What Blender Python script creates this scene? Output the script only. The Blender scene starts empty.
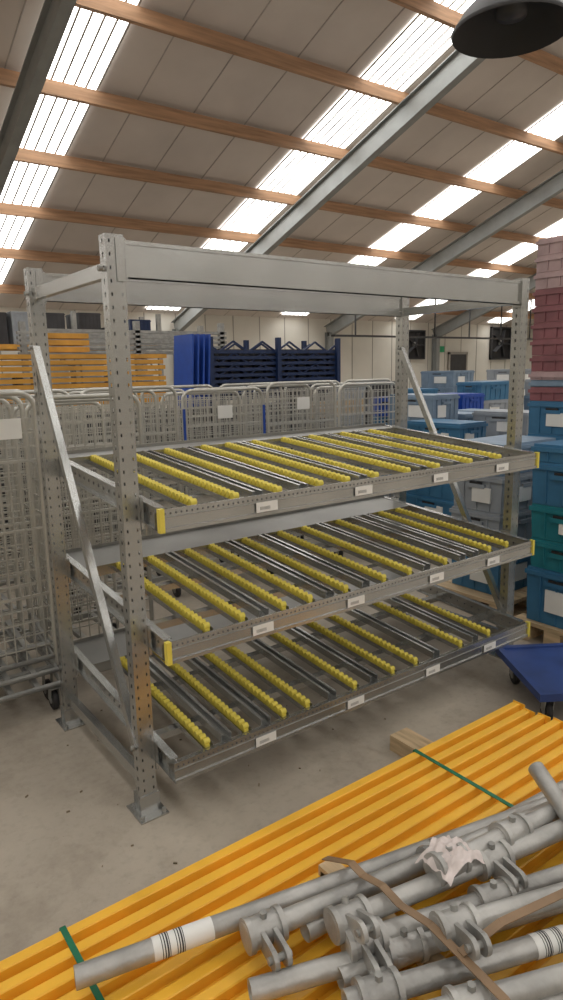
import bpy, math, random
from mathutils import Vector, Matrix
random.seed(7)
V=Vector
def new_mat(name):
    m=bpy.data.materials.new(name); m.use_nodes=True
    nt=m.node_tree; b=nt.nodes['Principled BSDF']
    return m,nt,b
def mat(name,col,rough=.5,metal=0.,var=.12,scale=8.,bump=0.,bscale=60.,stretch=None,alpha=1):
    m,nt,b=new_mat(name)
    b.inputs['Roughness'].default_value=rough
    b.inputs['Metallic'].default_value=metal
    tc=nt.nodes.new('ShaderNodeTexCoord'); mp=nt.nodes.new('ShaderNodeMapping')
    nt.links.new(tc.outputs['Object'],mp.inputs[0])
    if stretch: mp.inputs['Scale'].default_value=stretch
    n=nt.nodes.new('ShaderNodeTexNoise'); n.inputs['Scale'].default_value=scale; n.inputs['Detail'].default_value=5
    nt.links.new(mp.outputs[0],n.inputs['Vector'])
    r=nt.nodes.new('ShaderNodeValToRGB')
    r.color_ramp.elements[0].position=.3; r.color_ramp.elements[1].position=.7
    r.color_ramp.elements[0].color=[c*(1-var) for c in col]+[1]
    r.color_ramp.elements[1].color=[min(1,c*(1+var)) for c in col]+[1]
    nt.links.new(n.outputs['Fac'],r.inputs[0]); nt.links.new(r.outputs[0],b.inputs['Base Color'])
    if bump>0:
        n2=nt.nodes.new('ShaderNodeTexNoise'); n2.inputs['Scale'].default_value=bscale
        nt.links.new(mp.outputs[0],n2.inputs['Vector'])
        bp=nt.nodes.new('ShaderNodeBump'); bp.inputs['Strength'].default_value=bump; bp.inputs['Distance'].default_value=.01
        nt.links.new(n2.outputs['Fac'],bp.inputs['Height']); nt.links.new(bp.outputs[0],b.inputs['Normal'])
    return m
GALV=mat('galvanised_steel',(.47,.475,.465),.27,.85,.09,5)
GALVS=mat('galvanised_sheet',(.31,.31,.30),.42,.8,.12,3)
GALVD=mat('galvanised_dull',(.36,.36,.345),.5,.5,.2,12,.1,90)
WIRE=mat('zinc_wire',(.54,.53,.49),.40,.55,.12,5)
YEL=mat('yellow_plastic',(.78,.65,.10),.5,0,.05)
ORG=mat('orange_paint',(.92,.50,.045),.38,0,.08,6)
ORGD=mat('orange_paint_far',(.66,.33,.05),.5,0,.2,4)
BLACK=mat('black_rubber',(.02,.02,.022),.6)
DARK=mat('dark_steel',(.05,.05,.055),.45,.3)
DKGREY=mat('dark_grey_plastic',(.05,.05,.055),.6,0,.3,3)
SLOT=mat('slot_shadow_grey',(.10,.10,.10),.7,0)
WHITE=mat('paper_label',(.82,.82,.80),.6,0,.03)
PINE=mat('pine_timber',(.38,.22,.125),.7,0,.28,3,stretch=(.4,6,6))
WOOD=mat('raw_wood',(.55,.41,.25),.7,0,.25,6,stretch=(8,1,8))
BLUEC=mat('blue_crate',(.045,.17,.32),.45,0,.1)
GBLUE=mat('greyblue_crate',(.20,.28,.38),.5,0,.12)
GREYC=mat('grey_crate',(.31,.34,.38),.5,0,.1)
TEAL=mat('teal_crate',(.02,.20,.25),.4,0,.1)
ROYAL=mat('royal_blue',(.015,.07,.38),.4,0,.08)
NAVY=mat('navy_paint',(.012,.028,.09),.45,.1,.1)
DOLLY=mat('blue_plywood',(.025,.055,.20),.5,0,.3,5)
RED=mat('maroon_crate',(.25,.095,.11),.4,0,.2)
PINKW=mat('shrink_wrap_pink',(.46,.33,.34),.25,0,.25,4)
GREEN=mat('green_strap',(.01,.16,.08),.4)
BROWN=mat('brown_strap',(.26,.17,.10),.6,0,.2)
STEELP=mat('painted_rafter',(.26,.27,.265),.5,.2,.1,3)
WALLW=mat('white_wall_panel',(.66,.64,.58),.7,0,.06,1)
WALLB=mat('grey_wall',(.35,.33,.30),.8,0,.1,1)
ROOF=mat('roof_board',(.62,.56,.52),.85,0,.08,.8)
JOINT=mat('roof_joint',(.42,.38,.35),.85)
BAG=mat('plastic_film',(.72,.64,.62),.4,0,.12,20)
LEAF=mat('dry_debris',(.20,.16,.11),.9,0,.4,20)
HOLE=mat('exit_green',(.02,.35,.15),.5)
def concrete():
    m,nt,b=new_mat('dusty_concrete')
    tc=nt.nodes.new('ShaderNodeTexCoord')
    def noise(s,d,ro=.6):
        n=nt.nodes.new('ShaderNodeTexNoise'); n.inputs['Scale'].default_value=s; n.inputs['Detail'].default_value=d; n.inputs['Roughness'].default_value=ro
        nt.links.new(tc.outputs['Object'],n.inputs['Vector']); return n
    def ramp(n,p0,c0,p1,c1):
        r=nt.nodes.new('ShaderNodeValToRGB'); r.color_ramp.elements[0].position=p0; r.color_ramp.elements[1].position=p1
        r.color_ramp.elements[0].color=c0; r.color_ramp.elements[1].color=c1
        nt.links.new(n.outputs['Fac'],r.inputs[0]); return r
    def mul(a,bb,f):
        mx=nt.nodes.new('ShaderNodeMixRGB'); mx.blend_type='MULTIPLY'; mx.inputs[0].default_value=f
        nt.links.new(a,mx.inputs[1]); nt.links.new(bb,mx.inputs[2]); return mx.outputs[0]
    r=ramp(noise(1.1,9,.65),.32,(.36,.315,.26,1),.68,(.50,.445,.37,1))
    n2=noise(28,6); r2=ramp(n2,.32,(.78,.78,.78,1),.5,(1,1,1,1))
    r3=ramp(noise(2.6,8,.7),.34,(.68,.66,.63,1),.5,(1,1,1,1))
    r4=ramp(noise(110,3),.27,(.5,.48,.45,1),.31,(1,1,1,1))
    o=mul(mul(mul(r.outputs[0],r2.outputs[0],.5),r3.outputs[0],.65),r4.outputs[0],.7)
    nt.links.new(o,b.inputs['Base Color'])
    b.inputs['Roughness'].default_value=.6
    bp=nt.nodes.new('ShaderNodeBump'); bp.inputs['Strength'].default_value=.1; bp.inputs['Distance'].default_value=.01
    nt.links.new(n2.outputs['Fac'],bp.inputs['Height']); nt.links.new(bp.outputs[0],b.inputs['Normal'])
    return m
CONC=concrete()
def emis(name,col,s):
    m=bpy.data.materials.new(name); m.use_nodes=True; nt=m.node_tree; nt.nodes.clear()
    e=nt.nodes.new('ShaderNodeEmission'); o=nt.nodes.new('ShaderNodeOutputMaterial')
    e.inputs[0].default_value=list(col)+[1]
    e.inputs[1].default_value=s; nt.links.new(e.outputs[0],o.inputs[0]); return m
SKY=emis('translucent_rooflight',(1,.985,.94),6.0)

class MB:
    def __init__(s,name): s.n=name; s.v=[]; s.f=[]; s.mi=[]; s.sm=[]; s.mats=[]; s.M=Matrix.Identity(4)
    def mid(s,m):
        if m not in s.mats: s.mats.append(m)
        return s.mats.index(m)
    def add(s,vs,fs,m,smooth=False):
        o=len(s.v); s.v+=[s.M@V(p) for p in vs]; i=s.mid(m)
        for f in fs: s.f.append([o+k for k in f]); s.mi.append(i); s.sm.append(smooth)
    def box(s,a,b,m):
        x0,y0,z0=a; x1,y1,z1=b
        s.add([(x0,y0,z0),(x1,y0,z0),(x1,y1,z0),(x0,y1,z0),(x0,y0,z1),(x1,y0,z1),(x1,y1,z1),(x0,y1,z1)],
              [(0,3,2,1),(4,5,6,7),(0,1,5,4),(1,2,6,5),(2,3,7,6),(3,0,4,7)],m)
    def beam(s,p0,p1,w,h,m,up=(0,0,1)):
        p0=V(p0);p1=V(p1);d=(p1-p0).normalized();up=V(up)
        if abs(d.dot(up))>.98: up=V((0,1,0))
        r=d.cross(up).normalized();u=r.cross(d)
        vs=[]
        for p in (p0,p1):
            for a,b in((-1,-1),(1,-1),(1,1),(-1,1)): vs.append(p+r*a*w/2+u*b*h/2)
        s.add(vs,[(3,2,1,0),(4,5,6,7),(0,1,5,4),(1,2,6,5),(2,3,7,6),(3,0,4,7)],m)
    def path(s,pts,r,m,seg=8,caps=True,smooth=True):
        pts=[V(p) for p in pts]; n=len(pts); vs=[]; ref=None
        for i,p in enumerate(pts):
            d=(pts[min(i+1,n-1)]-pts[max(i-1,0)]).normalized()
            if ref is None:
                ref=d.orthogonal().normalized()
            ref=(ref-d*ref.dot(d)).normalized(); b=d.cross(ref)
            rr=r[i] if isinstance(r,(list,tuple)) else r
            for k in range(seg):
                a=2*math.pi*k/seg; vs.append(p+ref*rr*math.cos(a)+b*rr*math.sin(a))
        fs=[]
        for i in range(n-1):
            for k in range(seg):
                k2=(k+1)%seg; fs.append((i*seg+k,i*seg+k2,(i+1)*seg+k2,(i+1)*seg+k))
        s.add(vs,fs,m,smooth)
        if caps: s.add(vs[:seg],[tuple(range(seg))[::-1]],m); s.add(vs[-seg:],[tuple(range(seg))],m)
    def tube(s,p0,p1,r,m,seg=8,caps=True): s.path([p0,p1],r,m,seg,caps)
    def hollow(s,p0,p1,r,m,seg=20,t=.005,inner=None):
        p0=V(p0);p1=V(p1);d=(p1-p0).normalized()
        s.path([p0,p1],r,m,seg,False)
        for p,q in((p0,p0+d*.12),(p1,p1-d*.12)):
            s.path([p,p+(q-p)*.001,q],[r,r-t,r-t],m,seg,False)
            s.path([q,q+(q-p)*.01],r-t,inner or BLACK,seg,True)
    def lathe(s,o,prof,m,seg=32,smooth=True):
        vs=[];fs=[];o=V(o)
        for (r,z) in prof:
            for k in range(seg):
                a=2*math.pi*k/seg; vs.append(o+V((r*math.cos(a),r*math.sin(a),z)))
        for i in range(len(prof)-1):
            for k in range(seg):
                k2=(k+1)%seg; fs.append((i*seg+k,i*seg+k2,(i+1)*seg+k2,(i+1)*seg+k))
        s.add(vs,fs,m,smooth)
    def prism(s,poly,axis,a,b,m):
        n=len(poly); vs=[(a,y,z) for y,z in poly]+[(b,y,z) for y,z in poly]
        fs=[tuple(range(n)),tuple(range(2*n-1,n-1,-1))]+[(i,(i+1)%n,n+(i+1)%n,n+i)[::-1] for i in range(n)]
        s.add(vs,fs,m)
    def perf(s,o,du,W,dv,n,pitch,cols,hw,hl,m):
        o=V(o);du=V(du);dv=V(dv)
        ub=[0]
        for c in cols: ub+=[c-hw,c+hw]
        ub.append(W)
        for i in range(n):
            vb=[i*pitch,i*pitch+pitch/2-hl,i*pitch+pitch/2+hl,(i+1)*pitch]
            for a in range(3):
                for b in range(len(ub)-1):
                    if a==1 and b%2==1: continue
                    s.add([o+du*ub[b]+dv*vb[a],o+du*ub[b+1]+dv*vb[a],o+du*ub[b+1]+dv*vb[a+1],o+du*ub[b]+dv*vb[a+1]],[(0,1,2,3)],m)
    def build(s):
        me=bpy.data.meshes.new(s.n); me.from_pydata([tuple(p) for p in s.v],[],s.f)
        for m in s.mats: me.materials.append(m)
        me.polygons.foreach_set('material_index',s.mi); me.polygons.foreach_set('use_smooth',s.sm)
        me.update(); o=bpy.data.objects.new(s.n,me); bpy.context.collection.objects.link(o); return o

CAM=V((-.892,-2.078,1.579)); TH=math.radians(11)
F=V((.593,.805,0)).normalized(); R0=V((F.y,-F.x,0)); Z=V((0,0,1))
fwd=F*math.cos(TH)-Z*math.sin(TH); U0=F*math.sin(TH)+Z*math.cos(TH)
right=(R0-U0*.02).normalized(); upv=(U0+R0*.02).normalized()
cd=bpy.data.cameras.new('camera'); cam=bpy.data.objects.new('camera',cd); bpy.context.collection.objects.link(cam)
M=Matrix((right,upv,-fwd)).transposed().to_4x4(); M.translation=CAM; cam.matrix_world=M
cd.sensor_fit='AUTO'; cd.sensor_width=36; cd.lens=24.12; cd.clip_end=200; cd.clip_start=.05
bpy.context.scene.camera=cam

# ---- room
XL,XR,YB,YF,YR=-9.,29.,17.9,-20.,-3.
S=.35
def rz(y): return 9.69-S*y if y>=YR else 9.69-S*YR-S*(YR-y)
mb=MB('floor'); mb.box((XL,YF,-.2),(XR,YB,0),CONC); mb.build()
mb=MB('ceiling')
for ya,yb in((YR,YB),(YF,YR)):
    mb.add([(XL,ya,rz(ya)),(XR,ya,rz(ya)),(XR,yb,rz(yb)),(XL,yb,rz(yb)),(XL,ya,rz(ya)+.1),(XR,ya,rz(ya)+.1),(XR,yb,rz(yb)+.1),(XL,yb,rz(yb)+.1)],
       [(0,1,2,3),(7,6,5,4)],ROOF)
    x=XL+.4
    while x<XR:
        mb.beam((x,ya,rz(ya)-.006),(x,yb,rz(yb)-.006),.018,.012,JOINT); x+=1.12
mb.build()
strips=[-7.7,-2.1,3.5,9.1,14.3,20.0,26.]
k=0
for xs in strips:
    k+=1
    mb=MB('window_%d'%k)
    for ya,yb in((YR+.6,YB-.3),(YF+.3,YR-.6)):
        w=1.15
        mb.add([(xs-w/2,ya,rz(ya)-.03),(xs+w/2,ya,rz(ya)-.03),(xs+w/2,yb,rz(yb)-.03),(xs-w/2,yb,rz(yb)-.03)],[(0,1,2,3)],SKY)
        for i in range(7):
            x=xs-w/2+w*i/6; mb.beam((x,ya,rz(ya)-.043),(x,yb,rz(yb)-.043),.030,.018,WALLB)
    mb.build()
mb=MB('timber_purlins')
y=7.97-1.7*6
while y<YB:
    if y>YR+.2: mb.beam((XL+.05,y,rz(y)-.175),(XR-.05,y,rz(y)-.175),.09,.22,PINE)
    y+=1.7
y=YR-1
while y>YF: mb.beam((XL+.05,y,rz(y)-.175),(XR-.05,y,rz(y)-.175),.09,.22,PINE); y-=1.7
mb.build()
def ibeam(mb,p0,p1,w,h,m):
    p0=V(p0);p1=V(p1);d=(p1-p0).normalized();u=V((1,0,0)).cross(d).normalized()
    if u.z<0:u=-u
    mb.beam(p0,p1,.02,h,m,u)
    mb.beam(p0+u*h/2,p1+u*h/2,w,.02,m,u); mb.beam(p0-u*h/2,p1-u*h/2,w,.02,m,u)
for xr in(2.8,9.6,16.0,22.):
    mb=MB('steel_rafter')
    o=.54
    ibeam(mb,(xr,YB-.15,rz(YB-.15)-o),(xr,YR,rz(YR)-o),.18,.42,STEELP)
    ibeam(mb,(xr,YR,rz(YR)-o),(xr,YF+.15,rz(YF+.15)-o),.18,.42,STEELP)
    mb.box((xr-.1,YB-.42,0),(xr+.1,YB-.40,rz(YB)-.5),STEELP); mb.box((xr-.1,YB-.16,0),(xr+.1,YB-.14,rz(YB)-.5),STEELP); mb.box((xr-.01,YB-.41,0),(xr+.01,YB-.15,rz(YB)-.5),STEELP)
    mb.build()
mb=MB('wall_back'); mb.box((XL,YB,0),(XR,YB+.2,rz(YB)),WALLW)
x=XL
while x<XR-.1: mb.box((x,YB-.012,0),(x+.03,YB,rz(YB)),WALLB); x+=1.1
mb.build()
mb=MB('wall_front'); mb.box((XL,YF-.2,0),(XR,YF,rz(YF)),WALLW); mb.build()
for nm,xa,xb in(('wall_left',XL-.2,XL),('wall_right',XR,XR+.2)):
    mb=MB(nm); mb.prism([(YF,0),(YB,0),(YB,rz(YB)),(YR,rz(YR)),(YF,rz(YF))],0,xa,xb,WALLW); mb.build()

# ---- carton flow rack
def post(mb,xc,y0,y1,H):
    n=int(H/.04); w=.060; d=y1-y0; P=H/n
    mb.perf((xc-w/2,y0,0),(1,0,0),w,(0,0,1),n,P,[.012,w-.012],.0026,.0055,GALV)
    mb.perf((xc-w/2,y1,0),(1,0,0),w,(0,0,1),n,P,[.012,w-.012],.0026,.0055,GALV)
    for x in(xc-w/2,xc+w/2): mb.perf((x,y0,0),(0,1,0),d,(0,0,1),n,P,[d/2],.0045,.0075,GALV)
    mb.box((xc-w/2+.003,y0+.003,H-.006),(xc+w/2-.003,y1-.003,H-.004),GALVD)
    mb.box((xc-.055,y0-.04,0),(xc+.055,y1+.04,.006),GALV)
    mb.box((xc-.038,y0-.005,.006),(xc+.038,y0,.08),GALV); mb.box((xc-.038,y1,.006),(xc+.038,y1+.005,.08),GALV)
    for sx in(-.042,.042): mb.tube((xc+sx,y0-.025,.006),(xc+sx,y0-.025,.02),.008,GALVD,6)
mb=MB('carton_flow_rack')
H=2.; L=2.15
for xc in(0,L):
    post(mb,xc,-.025,.025,H); post(mb,xc,.775,.825,H)
    mb.beam((xc,.025,1.90),(xc,.775,1.90),.03,.045,GALV)
    mb.beam((xc,.025,.12),(xc,.775,.12),.03,.045,GALV)
    mb.beam((xc-.02,.79,1.69),(xc-.02,.01,.26),.028,.03,GALV)
    for p in((.79,1.69),(.01,.26),(.79,1.9),(.01,1.9)): mb.tube((xc-.045,p[0],p[1]),(xc-.03,p[0],p[1]),.009,GALVD,6)
for y in(0,.8):
    mb.box((.031,y-.018,1.875),(L-.031,y+.018,1.985),GALV)
    mb.box((.031,y-.023,1.875),(L-.031,y+.018,1.887),GALV); mb.box((.031,y-.023,1.973),(L-.031,y+.018,1.985),GALV)
    for xc,sx in((.031,1),(L-.031,-1)):
        mb.box((min(xc,xc+sx*.004),y-.03,1.86),(max(xc,xc+sx*.004),y+.02,1.99),GALV)
        mb.box((min(xc,xc-sx*.03),y-.029,1.86),(max(xc,xc-sx*.03),y-.026,1.99),GALV)
yel=[[.19,.36,.55,.75,.89,1.05,1.24,1.43,1.66,1.88],[.22,.37,.56,.69,.88,1.10,1.26,1.50,1.83,1.97],[.20,.37,.55,.67,.93,1.16,1.31,1.63,1.85]]
gry=[[.45,.66,.97,1.33,1.55,1.77],[.465,.79,.99,1.37,1.62,1.72],[.28,.46,.80,1.04,1.45,1.74]]
Y0,Y1=-.163,.90; xa,xb=.038,2.112
labX=[[.45,.92,1.38,1.82],[.42,.88,1.37,1.78],[.42,.88,1.36,1.78]]
for si,zb in enumerate((1.072,.62,.178)):
    hb=.075; rise=.085
    def zt(y): return zb+hb+(y-Y0)/(Y1-Y0)*rise
    mb.box((xa,Y0,zb),(xb,Y0+.004,zb+hb),GALV); mb.box((xa,Y0,zb),(xb,Y0+.045,zb+.004),GALV)
    mb.box((xa,Y0-.006,zb+.0),(xb,Y0,zb+.012),GALV)
    mb.add([(xa,Y0,zb+hb),(xb,Y0,zb+hb),(xb,Y0+.05,zb+hb-.022),(xa,Y0+.05,zb+hb-.022)],[(0,1,2,3)],GALV)
    mb.box((xa,Y0+.046,zb+.0),(xb,Y0+.05,zb+hb-.02),GALV)
    nperf=int((xb-xa)/.02)
    for i in range(nperf):
        x=xa+.015+i*.02; mb.box((x-.0025,Y0-.001,zb+hb-.018),(x+.0025,Y0,zb+hb-.012),SLOT)
        mb.beam((x,Y0+.012,zb+hb-.0045),(x,Y0+.022,zb+hb-.0089),.006,.001,SLOT)
    mb.box((xa,Y0-.003,zb+hb-.028),(xb,Y0,zb+hb-.025),GALVD)
    if si<2: mb.box((xa-.008,Y0-.008,zb-.001),(xa+.010,Y0+.012,zb+hb+.003),YEL)
    mb.box((xb-.008,Y0-.008,zb-.001),(xb+.006,Y0+.014,zb+hb+.003),YEL)
    for x in(xa+.015,xb-.015):
        mb.beam((x,Y0+.01,zt(Y0+.01)-hb/2),(x,Y1,zt(Y1)-hb/2),.004,hb,GALV)
        mb.beam((x,Y0+.03,zt(Y0+.03)-.002),(x,Y1,zt(Y1)-.002),.030,.004,GALV)
        mb.beam((x,Y0+.03,zt(Y0+.03)-hb),(x,Y1,zt(Y1)-hb),.030,.004,GALV)
        for i in range(18):
            y=Y0+.1+i*.05; mb.box((x-.0035,y-.004,zt(y)-hb*.55),(x-.002,y+.004,zt(y)-hb*.4),SLOT)
    mb.box((xa,Y1-.004,zt(Y1)-hb),(xb,Y1,zt(Y1)+.01),GALVS)
    ys=.66 if si else .80
    mb.add([(xa,ys,zt(ys)-.004),(xb,ys,zt(ys)-.004),(xb,Y1,zt(Y1)-.004),(xa,Y1,zt(Y1)-.004)],[(0,1,2,3)],GALVS)
    mb.box((xa,ys,zt(ys)-.05),(xb,ys+.004,zt(ys)-.004),GALV)
    for yc in(.10,.42): mb.box((xa+.015,yc-.02,zt(yc)-.072),(xb-.015,yc+.02,zt(yc)-.045),GALV)
    for x0 in(.031,L-.042):
        for yy in(0,.8): mb.box((x0,yy-.03,zt(yy)-.10),(x0+.010,yy+.03,zt(yy)+.01),GALV)
    ya,yb=Y0+.052,ys
    for x in yel[si]:
        mb.beam((x,ya,zt(ya)-.036),(x,yb,zt(yb)-.036),.044,.003,GALV)
        for sx in(-.022,.022): mb.beam((x+sx,ya,zt(ya)-.027),(x+sx,yb,zt(yb)-.027),.002,.02,GALV)
        mb.beam((x,ya,zt(ya)-.022),(x,yb,zt(yb)-.022),.018,.012,YEL)
        y=ya+.012
        while y<yb:
            z=zt(y)-.008; mb.path([(x-.012,y,z),(x+.012,y,z)],.0118,YEL,10,True,False); y+=.0285
    for x in gry[si]:
        mb.beam((x,ya,zt(ya)-.03),(x,yb,zt(yb)-.03),.04,.003,GALV)
        for sx in(-.021,.021):
            mb.beam((x+sx,ya,zt(ya)-.016),(x+sx,yb,zt(yb)-.016),.003,.03,GALV)
            mb.beam((x+sx*.8,ya,zt(ya)-.001),(x+sx*.8,yb,zt(yb)-.001),.012,.002,GALV)
    for x in labX[si]:
        mb.box((x-.046,Y0-.0075,zb+.014),(x+.046,Y0-.006,zb+.05),WHITE)
        for j in range(9): mb.box((x-.03+j*.005,Y0-.0079,zb+.022),(x-.0282+j*.005,Y0-.0075,zb+.034),DARK)
mb.build()

# ---- foreground racking beams
mb=MB('racking_beam_stack')
zb=.07; N=14; hb=.066
for i in range(N):
    y=-.49-i*.064; x1=1.516-(.012*((i*5)%3)); z0=zb
    poly=[(y-.053,z0),(y,z0),(y,z0+hb-.003),(y-.003,z0+hb),(y-.030,z0+hb),(y-.033,z0+hb-.003),(y-.033,z0+hb-.032),(y-.053,z0+hb-.032)]
    mb.prism(poly,0,-1.7,x1,ORG)
    mb.box((x1,y-.056,z0-.002),(x1+.004,y+.002,z0+hb+.004),ORG)
    mb.box((x1+.004,y-.045,z0+.01),(x1+.005,y-.008,z0+hb-.01),DARK)  # dark patch painted for the shade inside the open beam end
for xs in(.89,-.47,-1.3):
    mb.box((xs-.008,-1.375,zb+hb+.001),(xs+.008,-.485,zb+hb+.003),GREEN); mb.box((xs-.008,-.487,zb),(xs+.008,-.485,zb+hb+.003),GREEN)
for xs,ye in((1.03,-.27),(-.45,-.47),(-1.4,-.4)): mb.box((xs-.05,-1.5,0),(xs+.05,ye,.068),WOOD)
mb.build()

# ---- tubes
TUB=mat('old_galvanised_tube',(.44,.435,.42),.42,.5,.30,7,.3,40)
mb=MB('galvanised_tube_pile')
r=.026
def coupler(mb,p,d,up,s=1.,fork=True):
    p=V(p);d=V(d).normalized();up=V(up);up=(up-d*up.dot(d)).normalized();sd=d.cross(up)
    mb.path([p-d*.05*s,p-d*.042*s,p+d*.042*s,p+d*.05*s],[.031*s,.037*s,.037*s,.031*s],TUB,16,True)
    for e in(-1,1): mb.path([p+d*e*.042*s-d*.007,p+d*e*.042*s+d*.007],.042*s,TUB,16,True)
    mb.path([p+up*.03*s,p+up*.05*s],.010*s,GALVD,6,True)
    if not fork: return
    for e in(-1,1):
        a=p+sd*.03*s+d*e*.016*s; mb.beam(a,a+sd*.06*s,.011*s,.05*s,TUB,up)
        mb.path([a+sd*.06*s-d*.006*s,a+sd*.06*s+d*.006*s],.025*s,TUB,14,True)
    q=p+sd*.09*s; mb.path([q-d*.03*s,q+d*.03*s],.009*s,GALVD,8,True)
T=[((-.514,-.718,.2),(.966,-1.047,.2)),((-.138,-.889,.225),(1.075,-1.112,.225)),((.028,-1.013,.25),(1.015,-1.206,.25)),
 ((.039,-1.056,.22),(.905,-1.322,.22)),((-.206,-.988,.19),(.835,-1.358,.19)),((-.065,-1.154,.21),(.684,-1.429,.21)),
 ((.054,-1.292,.22),(.555,-1.491,.22)),((-.129,-1.177,.18),(.504,-1.518,.18)),((.888,-.997,.32),(.717,-1.318,.25)),
 ((.346,-1.069,.285),(1.277,-1.142,.235)),((.0,-.93,.185),(1.2,-1.02,.185)),((.22,-1.20,.27),(.9,-1.42,.25)),((-.02,-1.085,.185),(.8,-1.29,.185))]
T=[(V(a),V(b)) for a,b in T]
for p0,p1 in T: mb.hollow(p0,p1,r,TUB)
for i,k,up,fk in((1,.03,(0,0,1),1),(3,.04,(0,0,1),1),(2,.04,(0,.5,1),1),(2,.49,(0,0,1),1),(1,.47,(0,1,1),1),(6,.18,(0,0,1),1),
      (11,.03,(0,.3,1),1),(9,.30,(0,0,1),0),(5,.10,(0,0,1),0),(4,.35,(0,0,1),0),(3,.45,(0,0,1),0),(9,.03,(0,0,1),0)):
    p=T[i][0].lerp(T[i][1],k); coupler(mb,p,T[i][1]-T[i][0],up,1.,fk)
def paper(i,a,b):
    p=T[i][0].lerp(T[i][1],a);q=T[i][0].lerp(T[i][1],b); mb.path([p,q],r+.001,WHITE,16,False)
    d0=(T[i][1]-T[i][0]).normalized()
    for k in range(10):
        a=p+d0*(.02+.006*k)
        if k in(4,5): continue
        mb.path([a,a+d0*(.002+.001*(k%3))],r+.0016,DKGREY,16,False)
paper(0,.12,.22); paper(5,.60,.72)
mb.build()
mb=MB('lashing_strap')
pts=[(.196,-.777,.20),(.185,-.90,.27),(.180,-.95,.268),(.172,-1.03,.295),(.170,-1.094,.285),(.179,-1.181,.29),(.180,-1.269,.275),(.171,-1.393,.268),(.17,-1.5,.2)]
for a,b in zip(pts,pts[1:]): mb.beam(a,b,.022,.003,BROWN,(0,.3,1))
pts=[(.180,-1.269,.279),(.305,-1.285,.30),(.503,-1.325,.30),(.68,-1.36,.30)]
for a,b in zip(pts,pts[1:]): mb.beam(a,b,.022,.003,BROWN)
mb.build()
mb=MB('timber_batten'); mb.box((.185,-1.4,.1395),(.24,-.77,.158),WOOD); mb.box((.185,-.86,.1395),(.24,-.76,.172),WOOD); mb.build()
mb=MB('plastic_film_scrap')
vs=[];fs=[];n=16
for i in range(n+1):
    for j in range(n+1):
        u=(i/n-.5)*.14; v=(j/n-.5)*.11
        rr=math.sqrt(u*u+v*v); z=.330-rr*rr*6+.006*math.sin(i*1.1+j*.7)+.005*math.sin(j*1.5-i*.6)
        vs.append((.385+u*(1+.10*math.sin(j*.8)),-1.07+v*(1+.10*math.cos(i*.8)),z))
for i in range(n):
    for j in range(n): a=i*(n+1)+j; fs.append((a,a+1,a+n+2,a+n+1))
mb.add(vs,fs,BAG,True); mb.build()
mb=MB('floor_debris')
for i in range(60):
    x=random.gauss(.1,1.0); y=random.gauss(-.1,.7)
    if -1.6<y<-.42 : continue
    s=random.uniform(.002,.007); a=random.uniform(0,3.14)
    mb.beam((x-math.cos(a)*s,y-math.sin(a)*s,.003),(x+math.cos(a)*s,y+math.sin(a)*s,.004),s*.8,.004,LEAF)
mb.build()

# ---- roll cages
def caster(mb,x,y,zt,r=.05,a=0):
    mb.box((x-.03,y-.03,zt-.006),(x+.03,y+.03,zt),GALVD)
    for s in(-.02,.02): mb.beam((x+s,y,zt),(x+s,y+.02,r),.004,.035,GALVD,(0,1,0))
    mb.path([(x-.014,y+.02,r),(x-.010,y+.02,r),(x+.010,y+.02,r),(x+.014,y+.02,r)],[r*.85,r,r,r*.85],BLACK,16)
    mb.path([(x-.017,y+.02,r),(x+.017,y+.02,r)],r*.4,GALVD,10)
def ufr(W,y,z0,H,rc=.07,n=5):
    pts=[(-W/2,y,z0)]
    for k in range(n+1):
        a=math.pi-k*math.pi/2/n; pts.append((-W/2+rc+rc*math.cos(a),y,H-rc+rc*math.sin(a)))
    for k in range(n+1):
        a=math.pi/2-k*math.pi/2/n; pts.append((W/2-rc+rc*math.cos(a),y,H-rc+rc*math.sin(a)))
    pts.append((W/2,y,z0)); return pts
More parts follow.
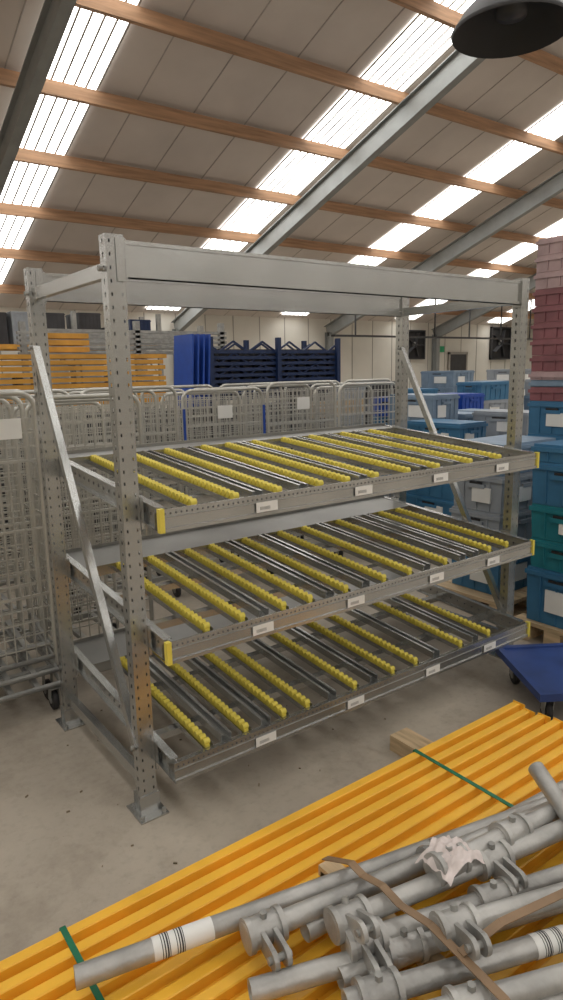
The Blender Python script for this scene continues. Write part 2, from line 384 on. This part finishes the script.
def roll_cage(x,y,rot=0,W=.66,D=.62,H=1.47,blue=False,label=False,offs=None,nested=False,labx=0):
    mb=MB('roll_cage'); mb.M=Matrix.Translation((x,y,0))@Matrix.Rotation(rot,4,'Z')
    for yy in (offs or (0,D)):
        hh=H-(.05*yy/D)
        mb.path(ufr(W,yy,.18,hh),.012,WIRE,8)
        n=int(W/.046); t=.0052
        for i in range(1,n): xx=-W/2+W*i/n; mb.beam((xx,yy,.24),(xx,yy,hh-.05),t,t,WIRE)
        nz=int((H-.3)/.062)
        for i in range(nz+1):
            z=.24+(hh-.29)*i/nz; t2=t if i%5 else .012; mb.beam((-W/2,yy+.006,z),(W/2,yy+.006,z),t2,t2,WIRE)
    xx=-W/2
    for i in range(1,12): mb.beam((xx,D*i/12,.24),(xx,D*i/12,H-.1),.005,.005,WIRE)
    for i in range(14): z=.24+(H-.4)*i/13; mb.beam((xx,0,z),(xx,D,z),.005,.005,WIRE)
    z=.18
    for y2 in(0,D): mb.beam((-W/2,y2,z),(W/2,y2,z),.03,.03,GALVD)
    for x2 in(-W/2,W/2,-W/6,W/6): mb.beam((x2,0,z),(x2,D,z),.03,.025,GALVD)
    if nested:
        for k in range(4):
            yy=-.10; z=.14+.05*k
            mb.path([(-W/2,D*.6,z+.05),(-W/2+.02,yy+.05*k,z),(W/2-.02,yy+.05*k,z),(W/2,D*.6,z+.05)],.014,GALVD,8)
            for q in(-.33,-.17,0,.17,.33): mb.beam((W*q,yy+.05*k,z),(W*q,D*.6,z+.04),.025,.02,GALVD)
        for x2 in(-W/2+.05,W/2-.05): caster(mb,x2,-.08,.125,.05)
    for x2 in(-W/2+.04,W/2-.04):
        for y2 in(.04,D-.06): caster(mb,x2,y2,.165)
    if blue:
        for xs in(-W/2,W/2): mb.beam((xs,-.018,H-.42),(xs,-.018,H-.12),.016,.010,ROYAL)
    if label:
        mb.box((labx-.06,-.014,H-.2),(labx+.06,-.010,H-.11),WHITE)
    return mb.build()
for i in range(4):
    x=.92+i*.705
    roll_cage(x,2.0,0,H=1.48-.03*(i%2),blue=(i in(1,)),label=(i in(1,2)),offs=(0,.31))
for i in range(5):
    x=.92+i*.705
    roll_cage(x+.1,2.85,0,H=1.46,offs=(0,.5))
roll_cage(-.34,1.04,0,W=.74,D=.62,H=1.50,label=True,labx=.24,offs=(0,.2,.41,.62),nested=True)
roll_cage(.2,2.0,0,W=.66,D=.62,H=1.48,offs=(0,.5))
roll_cage(-.6,2.0,0,W=.72,D=.7,H=1.5,offs=(0,.5))
roll_cage(.2,2.9,0,H=1.47)
roll_cage(.34,1.15,0,W=.5,D=.5,H=1.47,offs=(0,.25,.5))
roll_cage(-1.2,1.12,0,W=.72,D=.62,H=1.53)
# ---- crates
def crate(mb,x0,y0,z0,w,d,h,m,label=None,lid=True):
    t=.03*w
    b=[(x0+t,y0+t),(x0+w-t,y0+t),(x0+w-t,y0+d-t),(x0+t,y0+d-t)]
    tp=[(x0+.01,y0+.01),(x0+w-.01,y0+.01),(x0+w-.01,y0+d-.01),(x0+.01,y0+d-.01)]
    zt=z0+h-.03
    mb.add([(p[0],p[1],z0) for p in b]+[(p[0],p[1],zt) for p in tp],[(3,2,1,0),(0,1,5,4),(1,2,6,5),(2,3,7,6),(3,0,4,7)],m)
    mb.box((x0,y0,zt-.012),(x0+w,y0+d,zt+.012),m)
    if lid: mb.box((x0+.012,y0+.012,zt+.012),(x0+w-.012,y0+d-.012,zt+.028),m)
    for i in range(1,6):
        xx=x0+w*i/6; mb.beam((xx,y0+t-.003,z0+.01),(xx,y0+.006,zt-.01),.008,.008,m)
    for i in range(1,4):
        yy=y0+d*i/4; mb.beam((x0+t-.003,yy,z0+.01),(x0+.006,yy,zt-.01),.008,.008,m)
    if h>.15:
        mb.box((x0-.004,y0+d*.33,zt-.06),(x0+.01,y0+d*.67,zt-.035),m)
        mb.box((x0+w*.36,y0-.004,zt-.06),(x0+w*.64,y0+.01,zt-.035),m)
        mb.box((x0-.002,y0+d*.38,zt-.035),(x0+.006,y0+d*.62,zt-.02),BLACK)
    if label:
        a=random.uniform(.15,.35)
        mb.box((x0-.0,y0+d*a,z0+h*.25),(x0+.012,y0+d*(a+.35),z0+h*.65),WHITE)
        mb.box((x0+w*a,y0,z0+h*.25),(x0+w*(a+.3),y0+.012,z0+h*.65),WHITE)
def stack(name,x,y,w,d,z,items,jit=.012,rot=0):
    mb=MB(name)
    for h,m,lab in items:
        mb.M=Matrix.Translation((x+w/2+random.uniform(-jit,jit),y+d/2+random.uniform(-jit,jit),0))@Matrix.Rotation(random.uniform(-rot,rot),4,'Z')
        crate(mb,-w/2,-d/2,z,w,d,h,m,lab); z+=h
    return mb.build()
def pallet(x,y,w,d):
    mb=MB('wooden_pallet')
    for i in range(3): mb.box((x,y+i*(d-.1)/2,0),(x+w,y+i*(d-.1)/2+.1,.02),WOOD)
    for i in range(3):
        for j in range(3): mb.box((x+i*(w-.12)/2,y+j*(d-.1)/2,.02),(x+i*(w-.12)/2+.12,y+j*(d-.1)/2+.1,.095),WOOD)
    for i in range(7): mb.box((x+i*(w-.1)/6,y,.095),(x+i*(w-.1)/6+.1,y+d,.118),WOOD)
    mb.build()
pallet(2.43,-.36,1.08,.5)
stack('plastic_crate_stack',2.45,-.31,.58,.4,.12,[(.32,BLUEC,1),(.17,TEAL,0),(.2,TEAL,1),(.24,BLUEC,0),(.1,BLUEC,0)],.005)
stack('plastic_crate_stack',3.05,-.31,.44,.4,.12,[(.32,BLUEC,1),(.32,GBLUE,0),(.3,BLUEC,1)],.005)
pallet(2.55,.3,.75,.62)
stack('plastic_crate_stack',2.63,.4,.6,.4,.12,[(.28,BLUEC,1),(.26,GREYC,0),(.24,GREYC,1),(.2,GBLUE,1)],.006)
pallet(3.53,.03,.9,.87)
mb=MB('maroon_crate_stack')
for ix in range(2):
    z=.12
    for h,m,l in [(.24,BLUEC,1)]*5+[(.10,RED,0),(.05,GBLUE,0),(.06,PINKW,0)]+[(.115,RED,0)]*5+[(.115,PINKW,0)]*3:
        j=random.uniform(-.006,.006)
        crate(mb,3.55+ix*.42+j,.05,z,.4,.4,h,m,l); crate(mb,3.55+ix*.42+j,.46,z,.4,.4,h,m,l); z+=h
mb.build()
for ix in range(4):
    for iy in range(2):
        n=5-(ix+iy)%2
        stack('plastic_crate_stack',3.50+ix*.46,1.45+iy*.66,.38,.58,0.0,[(random.choice([.2,.24,.28]),random.choice([GBLUE,GBLUE,GREYC,BLUEC]),random.random()<.6) for h in range(n)],.015,.06)
for ix in range(3):
    stack('plastic_crate_stack',4.45+ix*.5,2.95,.4,.5,0.,[(.21,random.choice([ROYAL,ROYAL,BLUEC]),random.random()<.4) for h in range(6)],.03,.2)
for ix in range(6):
    stack('plastic_crate_stack',6.1+ix*.75,3.2+.3*(ix%2),.6,.4,0.,[(.23,random.choice([GBLUE,GREYC,BLUEC]),random.random()<.5) for h in range(6)],.015,.08)
for ix in range(3):
    stack('plastic_crate_stack',4.6+ix*.66,5.0,.6,.4,0.,[(.23,random.choice([DKGREY,GREYC,WOOD]),0) for h in range(6)])
for ix in range(5):
    stack('plastic_crate_stack',8+ix*1.0,6.0,.6,.8,0.,[(.3,random.choice([GREYC,GBLUE,BLUEC]),1) for h in range(4+(ix*3)%2)])
for ix in range(7):
    stack('shade_backdrop_crates',-.9+ix*.72,4.0,.62,.5,0.,[(.3,random.choice([DKGREY,DARK,DKGREY]),0) for h in range(4)],.02,.03)  # dark crates added as a backdrop, standing in for shade behind the cages

# ---- dolly
mb=MB('platform_dolly')
mb.M=Matrix.Translation((1.88,-.13,0))@Matrix.Rotation(math.atan2(-.55,.835),4,'Z')
mb.box((0,-.53,.14),(.62,0,.165),DOLLY); mb.box((0,-.53,.165),(.62,-.50,.175),DOLLY); mb.box((0,-.03,.165),(.62,0,.175),DOLLY)
mb.box((0,-.5,.165),(.03,-.03,.175),DOLLY); mb.box((.59,-.5,.165),(.62,-.03,.175),DOLLY)
for x in(.08,.54):
    for y in(-.45,-.09): caster(mb,x,y,.14,.045)
mb.build()

def lamp(x,y,z,R,top):
    mb=MB('high_bay_lamp')
    mb.lathe((x,y,z),[(R,0),(R*1.02,.012),(R,.02),(R*.8,.10),(R*.5,.18),(R*.3,.22),(R*.28,.40),(R*.1,.42),(0.001,.42)],DARK,40)
    mb.lathe((x,y,z),[(R,0),(R*.78,.085),(R*.48,.165),(R*.001,.17)],BLACK,40)
    mb.lathe((x,y,z),[(R*.3,.16),(R*.26,.07),(R*.001,.055)],DARK,24)
    mb.tube((x,y,z+.42),(x,y,top),.006,DARK,6)
    mb.build()
lamp(2.27,.21,3.205,.285,rz(.21)-.05)

# ---- background storage
mb=MB('orange_beam_pile')
for lz in range(9):
    for ly in range(5):
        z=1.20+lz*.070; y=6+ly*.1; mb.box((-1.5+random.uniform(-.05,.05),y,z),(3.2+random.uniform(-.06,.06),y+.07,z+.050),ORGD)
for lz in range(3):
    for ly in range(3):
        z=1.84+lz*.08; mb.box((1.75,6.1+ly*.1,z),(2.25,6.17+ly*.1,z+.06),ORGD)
for xs in(-1.2,.8,2.8):
    for y in(5.95,6.55): mb.box((xs-.04,y-.04,0),(xs+.04,y+.04,1.14),GALVD)
    mb.box((xs-.04,5.9,1.14),(xs+.04,6.6,1.2),GALVD)
mb.build()
mb=MB('blue_rack_frame_stack')
xa,xb=4.95,8.0
for lv in range(9):
    z=1.1+lv*.10
    for yy in(8.,8.9):
        mb.beam((xa,yy,z),(xb,yy,z),.08,.055,NAVY)
        n=10
        for i in range(n):
            x0=xa+(xb-xa)*i/n; x1=xa+(xb-xa)*(i+1)/n
            if lv%2==0: mb.beam((x0,yy,z+(0 if i%2 else .18)),(x1,yy,z+(.18 if i%2 else 0)),.03,.03,NAVY)
    for i in range(5): x=xa+(xb-xa)*i/4; mb.beam((x,8,z),(x,8.9,z),.05,.05,NAVY)
for i in range(12):
    x=xa+.12+i*.25; mb.box((x,8.1,1.13),(x+.18,8.8,1.95),DKGREY)
for xs in(xa+.1,(xa+xb)/2,xb-.1):
    for yy in(7.93,8.97): mb.box((xs-.04,yy-.04,0),(xs+.04,yy+.04,2.15),NAVY)
mb.build()
mb=MB('blue_panel_stack')
for i in range(4): mb.beam((4.25+i*.1,7.6,0),(4.38+i*.1,7.6,2.15),.6,.03,ROYAL,(1,0,0))
mb.build()
mb=MB('steel_frame_pile')
for lv in range(5):
    z=1.95+lv*.09
    mb.beam((2.6,9.6,z),(6.4,9.6,z),.1,.05,GALVD); mb.beam((2.6,10.4,z),(6.4,10.4,z),.1,.05,GALVD)
for xs in(2.7,4.5,6.3):
    for yy in(9.6,10.4): mb.box((xs-.05,yy-.05,0),(xs+.05,yy+.05,2.5),GALVD)
mb.build()
def rack(x0,y0,n,H=3.0):
    mb=MB('pallet_racking')
    for i in range(n+1):
        x=x0+i*2.0
        for y in(y0,y0+.9):
            mb.box((x-.05,y-.04,0),(x+.05,y+.04,H),GALVD)
        k=0
        while k<H-.5: mb.beam((x,y0,k),(x,y0+.9,k+.5),.03,.03,GALVD); k+=.5
    for i in range(n):
        for z in(1.1,2.1):
            if z>H: continue
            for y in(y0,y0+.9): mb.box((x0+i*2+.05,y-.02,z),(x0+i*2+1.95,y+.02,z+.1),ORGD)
            for k in range(3):
                h=random.uniform(.35,.7); m=random.choice([GREYC,GREYC,WOOD,NAVY,DARK,DKGREY])
                crate(mb,x0+i*2+.12+k*.6,y0+.05,z+.1,.52,.8,h,m,0)
    mb.build()
rack(-1.6,12.5,4,2.9)
mb=MB('cable_tray'); mb.box((14,15.0,2.62),(26,15.2,2.68),DARK)
for x in range(15,26,2): mb.box((x-.02,15.08,2.68),(x+.02,15.12,rz(15.1)-.02),DARK)
mb.build()
def fan(xc,zc,s):
    mb=MB('wall_fan'); y=YB-.02
    mb.box((xc-s/2,y-.12,zc-s/2),(xc+s/2,y,zc-s/2+.06),DARK); mb.box((xc-s/2,y-.12,zc+s/2-.06),(xc+s/2,y,zc+s/2),DARK)
    mb.box((xc-s/2,y-.12,zc-s/2),(xc-s/2+.06,y,zc+s/2),DARK); mb.box((xc+s/2-.06,y-.12,zc-s/2),(xc+s/2,y,zc+s/2),DARK)
    mb.box((xc-s/2,y-.03,zc-s/2),(xc+s/2,y,zc+s/2),BLACK)
    for k in range(5):
        a=k*2*math.pi/5; mb.beam((xc,y-.06,zc),(xc+math.cos(a)*s*.42,y-.06,zc+math.sin(a)*s*.42),.03,s*.16,DARK,(0,1,.5))
    mb.path([(xc,y-.1,zc),(xc,y-.03,zc)],s*.1,GALVD,12); mb.build()
fan(20.9,2.5,1.2); fan(26.8,2.6,1.5)
mb=MB('door_1'); mb.box((23.2,YB-.08,0),(24.3,YB-.02,2.1),DARK); mb.box((23.1,YB-.1,0),(23.2,YB-.02,2.2),WALLB); mb.box((24.3,YB-.1,0),(24.4,YB-.02,2.2),WALLB); mb.box((23.1,YB-.1,2.1),(24.4,YB-.02,2.2),WALLB); mb.build()
mb=MB('exit_sign'); mb.box((22.2,YB-.08,2.2),(22.8,YB-.02,2.45),HOLE); mb.box((22.4,YB-.085,2.25),(22.5,YB-.08,2.4),WHITE); mb.build()

w=bpy.data.worlds.new('World'); bpy.context.scene.world=w; w.use_nodes=True
w.node_tree.nodes['Background'].inputs[0].default_value=(.8,.85,.9,1); w.node_tree.nodes['Background'].inputs[1].default_value=.3
bpy.context.scene.view_settings.view_transform='Standard'
